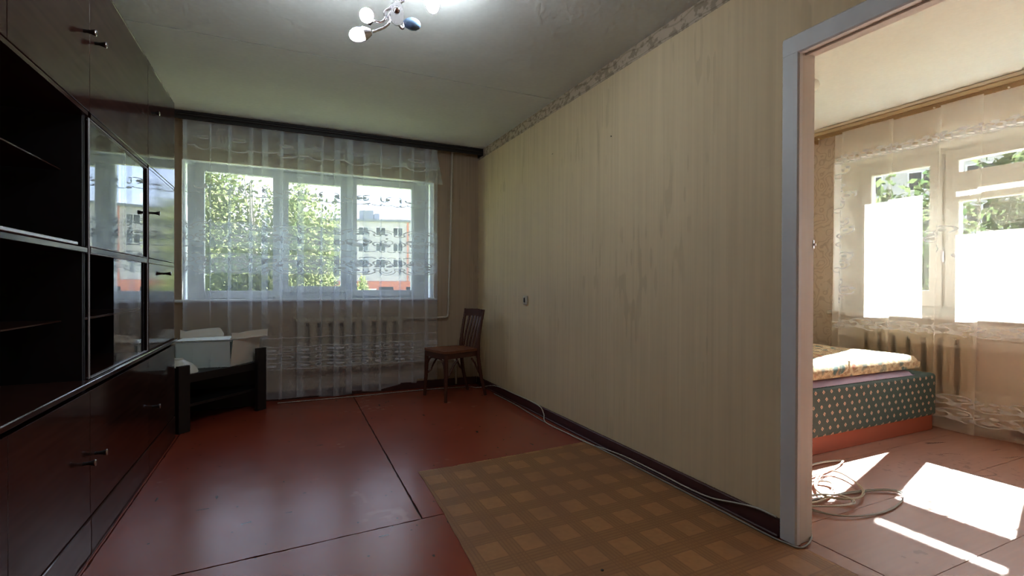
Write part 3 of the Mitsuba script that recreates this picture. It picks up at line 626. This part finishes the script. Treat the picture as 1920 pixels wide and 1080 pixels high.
for b in (-.10, -.05, 0, .05, .10):
    zz = np.linspace(0, 1, 8); m = []
    for s0, s1 in zip(zz, zz[1:]):
        pts = []
        for s in (s0, s1):
            a = .185 + .062 * s ** 1.3 + .018 * (1 - (b / .15) ** 2) * s; z = .46 + s * .30
            for da in (-.005, .005):
                for db in (-.012, .012): pts.append(cp(a + da, b + db, z))
        m.append(trimesh.convex.convex_hull(np.array(pts)))
    add('slat', cat(*m), 'm_chair', ch)
for b in (-1, 1):
    arch = [cp(-.18, b * .178, .22)] + [cp(-.16 + .30 * s, b * .17, .22 + .165 * math.sin(math.pi * min(1, s * 2.2) / 2)) for s in (.04, .10, .2, .34)]
    add('brace', tube(spline(arch, 4), .009, 8), 'm_chair', ch, smooth=True)
    arch = [cp(.205, b * .148, .22)] + [cp(.19 - .26 * s, b * .16, .22 + .165 * math.sin(math.pi * min(1, s * 2.2) / 2)) for s in (.04, .10, .2, .34)]
    add('brace', tube(spline(arch, 4), .009, 8), 'm_chair', ch, smooth=True)
fr = [cp(-.195, -.17, .22), cp(-.19, -.15, .32), cp(-.19, -.09, .378), cp(-.19, 0, .384), cp(-.19, .09, .378), cp(-.19, .15, .32), cp(-.195, .17, .22)]
add('brace', tube(spline(fr, 5), .009, 8), 'm_chair', ch, smooth=True)

# ------------------------------------------------------------------ switch, cables, linoleum, crumbs
sw = thing('wall_switch', 'small cream light switch on the beige wallpaper right of the chair', 'light switch')
add('plate', cbox(XR - .014, XR - .0003, 3.775, 3.855, .89, .97, .005), 'm_socket', sw)
add('rocker', cbox(XR - .020, XR - .0142, 3.808, 3.830, .912, .950, .003), 'm_dark', sw, label='dark slot in the middle')
add('nail', lathe([(0, 0), (.004, 0), (.004, .003), (0, .004)], (-1, 0, 0), (XR, 2.60, 2.02), 8), 'm_dark', None, 'small dark nail head high on the beige wallpaper nearer the doorway', 'nail')
add('nail', lathe([(0, 0), (.003, 0), (.003, .003), (0, .004)], (-1, 0, 0), (XR, 3.36, 2.09), 8), 'm_dark', None, 'tiny dark nail head in the beige wallpaper close under the border, farther from the doorway', 'nail')
bx = XR - .025
cab = spline([(-.05, YW - .16, .008), (.6, YW - .165, .008), (1.2, YW - .14, .008), (1.7, 4.80, .008), (1.80, 4.70, .012), (bx - .002, 4.45, .07), (bx - .002, 4.0, .083), (bx - .002, 3.55, .083), (bx - .025, 3.40, .05), (bx - .06, 3.30, .008), (bx - .055, 3.0, .008), (bx - .045, 2.75, .008), (bx - .02, 2.60, .012), (bx - .008, 2.4, .022), (bx - .012, 2.1, .028), (bx - .012, 1.9, .026), (bx - .004, 1.75, .03), (bx - .006, 1.6, .065), (bx - .002, 1.5, .084), (bx - .002, 1.40, .086)], 8)
add('cable', tube(cab, .0042, 6), 'm_cable', None, 'white cable snaking along the foot of the beige wall', 'cable', smooth=True)
cab = spline([(bx - .03, 4.4, .006), (bx - .033, 3.9, .008), (bx - .06, 3.3, .006), (bx - .036, 2.7, .008), (bx - .03, 2.2, .0082), (bx - .03, 1.7, .0082), (bx - .032, 1.42, .0085), (1.866, 1.34, .007), (1.874, 1.30, .008), (1.90, 1.291, .009), (1.955, 1.302, .012), (2.005, 1.330, .018), (2.012, 1.352, .022), (2.003, 1.356, .03)], 8)
add('cable', tube(cab, .0042, 6), 'm_cable_grey', None, 'grey cable bent round the foot of the door casing', 'cable', smooth=True)
li = []
for a, b, k, j in (((.665, 1.0), (.64, 1.66), 10, .004), ((.64, 1.66), (.672, 2.2), 8, .006), ((.672, 2.2), (.693, 2.736), 8, .003), ((.693, 2.736), (.95, 2.735), 5, .004), ((.95, 2.742), (1.40, 2.765), 6, .006), ((1.40, 2.765), (1.862, 2.80), 6, .005), ((1.862, 2.80), (1.885, 2.3), 3, 0), ((1.885, 2.3), (1.89, 1.43), 5, .001), ((1.862, 1.42), (1.866, 1.30), 2, 0), ((1.905, 1.285), (1.903, 1.0), 5, .003), ((1.903, 1.0), (1.895, .5), 3, 0), ((1.895, .5), (.68, .5), 3, 0), ((.68, .5), (.665, 1.0), 3, .003)):
    for i in range(k):
        s = i / k; li.append((a[0] + (b[0] - a[0]) * s + rng.normal(0, 1) * j * .4, a[1] + (b[1] - a[1]) * s + rng.normal(0, 1) * j * .4))
add('linoleum_sheet', prism(li, .0003, .0032), 'm_lino', None, 'worn ochre linoleum offcut with a checked parquet print lying on the red floor', 'linoleum')
add('pebble', lathe([(0, 0), (.006, .001), (.006, .003), (0, .005)], (0, 0, 1), (1.07, 1.50, .0032), 8), 'm_dark', None, 'tiny dark crumb on the checked linoleum', 'crumb')

# ------------------------------------------------------------------ bed
bd = thing('bed', 'low sofa bed with dark green diamond patterned base beside the sunlit window', 'bed')
BX0, BX1, BY0, BY1 = 2.45, 4.40, 1.970, 3.38
add('plinth', cbox(BX0, BX1 - .03, BY0 + .012, BY1, .0005, .128, .004), 'm_plinth_red', bd, label='red brown painted plinth')
def roundbox(x0, x1, y0, y1, z0, z1, r):
    import manifold3d as m3
    s = m3.Manifold.sphere(r, 20)
    return m3.Manifold.batch_hull([s.translate((x, y, z)) for x in (x0 + r, x1 - r) for y in (y0 + r, y1 - r) for z in (z0 + r, z1 - r)])
add('base', roundbox(BX0, BX1, BY0, BY1, .105, .418, .025), 'm_bedfabric', bd, smooth=40)
def quilt(x0, x1, y0, y1, z0, z1, seed, amp):
    nx, ny = 60, 50; V = []; r = .05
    for i in range(nx):
        for j in range(ny):
            x, y = x0 + (x1 - x0) * i / (nx - 1), y0 + (y1 - y0) * j / (ny - 1)
            d = min(x - x0, x1 - x, y - y0, y1 - y)
            h = z1 - (r - math.sqrt(max(0, r * r - max(0, r - d) ** 2))) * .9
            V.append([x, y, max(z0 + .004, h)])
    V = np.array(V); V[:, 2] += (meshkit.fbm(np.stack([V[:, 0] * 4, V[:, 1] * 4, V[:, 0] * 0], 1), 3, seed) - .5) * amp
    q = [(i * ny + j) for i in range(nx - 1) for j in range(ny - 1)]
    F = [[a, a + ny, a + ny + 1] for a in q] + [[a, a + ny + 1, a + 1] for a in q]
    top = V.copy(); bot = V.copy(); bot[:, 2] = z0 + .002
    n = len(V); F = np.array(F); Fb = F[:, ::-1] + n
    edge = [i * ny for i in range(nx)] + [(nx - 1) * ny + j for j in range(1, ny)] + [i * ny + ny - 1 for i in range(nx - 2, -1, -1)] + [j for j in range(ny - 2, 0, -1)]
    S = []
    for a, b in zip(edge, edge[1:] + edge[:1]): S += [[a, a + n, b], [b, a + n, b + n]]
    m = trimesh.Trimesh(np.vstack([top, bot]), np.vstack([F, Fb, S]), process=False); trimesh.repair.fix_normals(m); return m
add('under_quilt', quilt(BX0 + .02, 4.14, BY0 + .015, BY1 - .02, .4185, .455, 5, .012), 'm_underquilt', None, 'thin lilac quilt showing its edge between the green bed base and floral bedspread', 'quilt', smooth=50)
add('bedspread', quilt(BX0 + .03, 4.22, BY0 + .02, BY1 - .03, .466, .560, 9, .014), 'm_floral', None, 'folded floral tapestry bedspread in olive and brown lying on the bed', 'bedspread', smooth=50)

# ------------------------------------------------------------------ coil of cables on the side room floor
rc = np.random.default_rng(12)
def loop(cx, cy, a, b, rot, k, turns, z, closed=True):
    t = np.linspace(0, 2 * np.pi * turns, int(28 * turns))
    rr = 1 + .06 * np.sin(3 * t + k) + .04 * np.sin(1.3 * t + 2 * k)
    x, y = a * np.cos(t) * rr, b * np.sin(t) * rr * (1 + .08 * np.sin(t * .7))
    c, s = math.cos(rot), math.sin(rot)
    zz = z + .004 * np.sin(2 * t + k) + .004
    return np.stack([cx + c * x - s * y, cy + s * x + c * y, np.maximum(zz, .006)], 1)
for (cx, cy, a, b, rot, k, turns, z), m, lab in (
        ((2.53, 1.45, .30, .105, -.10, 1, 2.2, .006), 'm_cable_grey', 'long thin grey cable loops reaching toward the sun patch on the bright room floor'),
        ((2.42, 1.62, .20, .085, .15, 2, 4.1, .014), 'm_cable_beige', 'tangled beige cable coil on the bright room floor beside the doorway jamb'),
        ((2.72, 1.80, .33, .045, .12, 4, 3.3, .010), 'm_cable', 'twisted cream cable bundle stretched out in front of the bed plinth'),
        ((2.36, 1.50, .16, .06, -.25, 5, 3.4, .022), 'm_cable', 'short white cable loops lying on top of the tangled coil beside the doorway jamb'),
        ((2.62, 1.60, .21, .10, .55, 7, 2.4, .018), 'm_cable_beige', 'wider tan cable ring looping between the tangled coil and the cream bundle'),
        ((2.44, 1.74, .17, .05, .35, 9, 2.7, .016), 'm_cable_grey', 'small dull grey cable knot at the left end of the cream bundle')):
    add('cable', tube(loop(cx, cy, a, b, rot, k, turns, z), .0036, 6), m, None, lab, 'cable', smooth=True)

# ------------------------------------------------------------------ chandelier and side ceiling lamp
cl = thing('chandelier', 'chrome ceiling chandelier with wavy arms and oval glass shades, three of them lit', 'chandelier')
cx, cy = .47, 2.30
add('stem', tube([(cx, cy, 2.49), (cx, cy, 2.37)], .007, 10), 'm_chrome', cl, smooth=True)
add('canopy', lathe([(0, 0), (.05, 0), (.055, -.012), (.02, -.028), (0, -.03)], (0, 0, 1), (cx, cy, 2.499), 28), 'm_chrome', cl, smooth=40)
pl_ = Polygon([(0.030 * math.cos(t) * (1 + .25 * math.sin(t) * -1) + .004, .058 * math.sin(t)) for t in np.linspace(0, 2 * np.pi, 40)[:-1]])
pm = trimesh.creation.extrude_polygon(pl_, .008, engine='earcut')
pv = np.array(pm.vertices); fwd = np.array([.20, .98, 0]) / np.linalg.norm([.2, .98]); rt = np.array([fwd[1], -fwd[0], 0])
pm = trimesh.Trimesh(np.array([np.array([cx, cy - .012, 2.312]) + rt * a + np.array([0, 0, b]) + fwd * -c for a, b, c in pv]), pm.faces, process=False); trimesh.repair.fix_normals(pm)
add('plate', pm, 'm_chrome', cl, label='oval chrome centre plate')
add('boss', lathe([(0, 0), (.015, 0), (.014, .012), (.008, .02), (0, .022)], -fwd, np.array([cx, cy - .02, 2.325]), 20), 'm_chrome', cl, smooth=40)
def arm(pts): add('arm', tube(spline(pts, 6), .0065, 8), 'm_chrome', cl, smooth=True)
lit = {'type': 'area', 'radiance': rgb(LAMP * .86, LAMP * .97, LAMP * 1.05)}
ell = [(0.0, -.040), (.012, -.038), (.022, -.028), (.031, -.008), (.035, .012), (.032, .032), (.024, .048), (.012, .058), (0, .061)]
def shade(at, axis, on=True, sc=1.0, cup=True):
    at = np.array(at, float); ax = np.array(axis, float); ax /= np.linalg.norm(ax)
    m = lathe(np.array(ell) * sc, ax, at, 28)
    k = num(cl + '__shade'); scene[k] = mikit.ply(m, 'm_enamel' if on else 'm_shade_off', True)
    if on: scene[k]['emitter'] = lit; labels[k] = {'label': 'glowing white oval glass shade'}
    else: labels[k] = {'label': 'unlit blue grey oval glass shade'}
    if cup: add('socket', lathe([(0, -.052 * sc), (.016 * sc, -.052 * sc), (.026 * sc, -.036 * sc), (.036 * sc, -.012 * sc), (.034 * sc, -.012 * sc), (.022 * sc, -.034 * sc), (0, -.040 * sc)], ax, at, 24), 'm_chrome', cl, smooth=40)
l1, l2, l3, l4 = (.315, 2.30, 2.190), (.336, 2.28, 2.268), (.637, 2.28, 2.405), (.545, 2.33, 2.302)
shade(l1, (-1, .15, -.35), sc=.88); shade(l2, (-.15, -.95, -.45), sc=.88); shade(l3, (.12, -.1, -1), sc=.92); shade(l4, (1, .1, .12), False, .84, False)
arm([(cx - .01, cy, 2.36), (cx - .03, cy, 2.335), (cx - .05, cy, 2.315), (cx - .048, cy, 2.285), (cx - .07, cy, 2.262), (cx - .10, cy, 2.262), (.336 + .02, 2.28 + .055, 2.258)])
arm([(cx - .008, cy - .004, 2.34), (cx - .032, cy, 2.30), (cx - .030, cy, 2.270), (cx - .05, cy, 2.245), (cx - .08, cy, 2.225), (.365, 2.293, 2.207)])
arm([(cx + .005, cy, 2.36), (cx + .05, cy, 2.40), (cx + .10, cy - .005, 2.455), (.632, 2.284, 2.462)])
arm([(cx + .008, cy + .004, 2.30), (cx + .02, cy, 2.265), (cx + .035, cy + .01, 2.262), (.512, 2.325, 2.296)])
add('ceiling_lamp', lathe([(0, 0), (.09, 0), (.095, -.02), (.085, -.045), (.05, -.066), (0, -.072)], (0, 0, 1), (3.36, 2.30, 2.499), 32), 'm_enamel', None, 'small white dome lamp on the bright room ceiling beside the door casing', 'ceiling lamp', smooth=40)

# ------------------------------------------------------------------ outdoors
ZG = -3.4
add('lawn', box(-120, 140, 6.5, 160, ZG - .3, ZG), 'm_grass', None, 'green lawn outside below the windows', 'lawn', kind='structure')
add('lawn', box(6.5, 140, -80, 6.49, ZG - .3, ZG), 'm_grass', None, 'green lawn outside the bright room', 'lawn', kind='structure')
def foliage(center, rad, n, size, seed, cols, clumps=26, fill=.55):
    r = np.random.default_rng(seed)
    cc_ = r.normal(0, 1, (clumps, 3)); cc_ /= np.linalg.norm(cc_, axis=1, keepdims=True); cc_ *= r.uniform(.25, .92, (clumps, 1))
    pick = r.integers(0, clumps, n); d = r.normal(0, 1, (n, 3)); d /= np.linalg.norm(d, axis=1, keepdims=True)
    p = cc_[pick] + d * (r.uniform(0, 1, (n, 1)) ** .6) * .34
    p = p * rad + center
    a = r.normal(0, 1, (n, 3)); a /= np.linalg.norm(a, axis=1, keepdims=True); b = np.cross(a, r.normal(0, 1, (n, 3))); b /= np.linalg.norm(b, axis=1, keepdims=True)
    s = size * r.uniform(.6, 1.3, (n, 1))
    v = np.stack([p - a * s, p + b * s * .55, p + a * s, p - b * s * .55], 1).reshape(-1, 3)
    i = np.arange(n) * 4; f = np.vstack([np.stack([i, i + 1, i + 2], 1), np.stack([i, i + 2, i + 3], 1)])
    c0, c1_ = np.array(cols[0]), np.array(cols[1]); w = np.clip(r.normal(.5, .28, (n, 1)) + .3 * (r.uniform(0, 1, (clumps, 1))[pick] - .5), 0, 1)
    col = np.repeat(c0 * (1 - w) + c1_ * w, 4, 0)
    return trimesh.Trimesh(v, f, process=False), col
def tree(name, label, center, rad, n, size, seed, cols, trunk=True, group=None):
    t = thing(name, label, 'tree' if trunk else 'shrub', group)
    center, rad = np.array(center, float), np.array(rad, float)
    m, c = foliage(center, rad, n, size, seed, cols)
    k = add('foliage', m, 'm_leaf', t, color=c); labels[k] = {'kind': 'stuff'}
    r = np.random.default_rng(seed + 50); base = np.array([center[0], center[1], ZG])
    if trunk:
        top = center + [0, 0, rad[2] * .6]
        add('trunk', tube(spline([base, base * .5 + top * .5 + [.15, .1, 0], top], 5), np.linspace(.16, .03, 11), 8), 'm_bark', t, smooth=True)
        for q in range(9):
            s = r.uniform(.35, .85); p0 = base * (1 - s) + top * s; d = r.normal(0, 1, 3); d[2] = abs(d[2]) * .6 + .2; d /= np.linalg.norm(d)
            add('branch', tube(spline([p0, p0 + d * rad * .4, p0 + d * rad * .8 + [0, 0, .2]], 4), np.linspace(.05, .012, 9), 6), 'm_bark', t, smooth=True)
    else:
        add('stem', tube([base, center], .04, 6), 'm_bark', t)
    return t
GR = ((.06, .09, .035), (.19, .21, .10)); GD = ((.04, .07, .03), (.11, .14, .06))
tree('birch_tree', 'dense pale green birch filling the left pane of the main window', (-.78, 14.6, 1.2), (2.25, 1.6, 4.2), 24000, .065, 21, GR)
tree('birch_tree', 'tall pale green birch seen through the middle pane of the main window', (.72, 16.5, .6), (1.02, 1.2, 3.6), 8000, .075, 22, GR)
tree('birch_tree', 'darker green tree behind the birches at the left of the main window', (-2.9, 20.0, 1.0), (3.2, 2.4, 4.6), 14000, .10, 23, GD)
tree('shrub', 'bright yellow green shrub low in the middle pane of the main window', (.9, 20, -.7), (1.9, 1.5, 1.7), 7000, .08, 24, ((.17, .21, .05), (.30, .31, .10)), False)
tree('shrub', 'low green bush at the lower left of the right pane against the far building', (5.5, 40, -.6), (1.0, 1.2, 2.7), 3000, .14, 25, ((.15, .21, .06), (.26, .29, .11)), False)
tree('leafy_tree', 'tall tree close to the outer corner of the house, right of the main window', (6.4, 7.0, 4.9), (2.3, 1.15, 3.6), 16000, .13, 31, GD)
SG = 'trees outside the bright room'
for i, (c_, r_, lab) in enumerate((((13.5, 7.6, 1.4), (1.9, 1.9, 3.2), 'green tree behind the left pane of the sunlit window'),
                                 ((14.5, 5.0, 1.2), (1.9, 1.7, 3.4), 'leafy tree behind the right pane of the sunlit window'),
                                 ((17.5, 10.2, 1.0), (2.6, 2.4, 3.6), 'far tree at the left edge of the sunlit window'),
                                 ((16.0, 2.2, 1.0), (2.2, 2.0, 3.2), 'tree outside toward the right end of the sunlit window'))):
    tree('leafy_tree', lab, c_, r_, 7000, .10, 40 + i, GD)

def building(label, o, d, length, depth, z0, z1, floors, pitch, shop, panes=True, s0=1.0):
    """a long panel block: o = a point of the facade's foot line, d = its direction"""
    b = thing('apartment_block', label, 'building')
    d = np.array(d, float) / np.linalg.norm(d); n = np.array([d[1], -d[0]])
    M = np.eye(4); M[:2, 0] = d; M[:2, 1] = -n; M[:2, 3] = o           # local x along, y away from us
    def put(key, m, mt, par, **k): m.apply_transform(M); return add(key, m, mt, par, **k)
    put('wall', box(0, length, 0, depth, shop if shop is not None else z0, z1), 'm_panelwall', b)
    if shop is not None:
        put('shop_floor', box(0, length, -.25, depth - .01, z0, shop - .02), 'm_shopred', b, label='red ground floor with shops')
    put('roof', box(-.3, length + .3, -.35, depth + .3, z1 + .01, z1 + .35), 'm_roofgrey', b)
    wn = 0
    for f, zf in enumerate(floors):
        x = s0
        while x < length - 2 and wn < 260:
            m = box(x, x + 1.7, -.06, .05, zf, zf + 1.45)
            w = put('window', m, 'm_sign', b)
            put('pane', cat(box(x + .1, x + .8, -.09, -.062, zf + .1, zf + 1.35), box(x + .92, x + 1.6, -.09, -.062, zf + .1, zf + 1.35)), 'm_farglass', w)
            x += pitch; wn += 1
    return b, put
bo = np.array([11.3, 87.7]); bdr = np.array([.962, -.272])
fb, put = building('long pale panel apartment block with red shops across the lawn', bo - bdr * 12, bdr, 46, 11, ZG, 12.05, (9.6, 6.85, 4.1), 2.9, 1.75, s0=.7)
s = 2.0
for k in range(9):
    put('shop_window', box(s, s + 2.4, -.32, -.26, -1.3, .75), 'm_farglass', fb); s += 4.6
put('sign_board', box(12.4, 15.4, -.40, -.26, .05, .45), 'm_sign', fb)
for x in (10.0, 20.5, 31.0, 42.0): put('down_pipe', box(x, x + .25, -.2, -.001, 1.8, 12.0), 'm_shopred', fb)
put('lift_house', box(12.2, 14.6, 2, 5, 12.41, 14.2), 'm_roofgrey', fb); put('vent_house', box(14.7, 15.6, 2, 4, 12.41, 13.7), 'm_roofgrey', fb)
fb2, put2 = building('pale block far behind the trees outside the sunlit window', (38.0, 34.0), (.35, -1.0), 44, 10, ZG, 11.0, (8.2, 5.4, 2.6, -.2), 3.2, None)
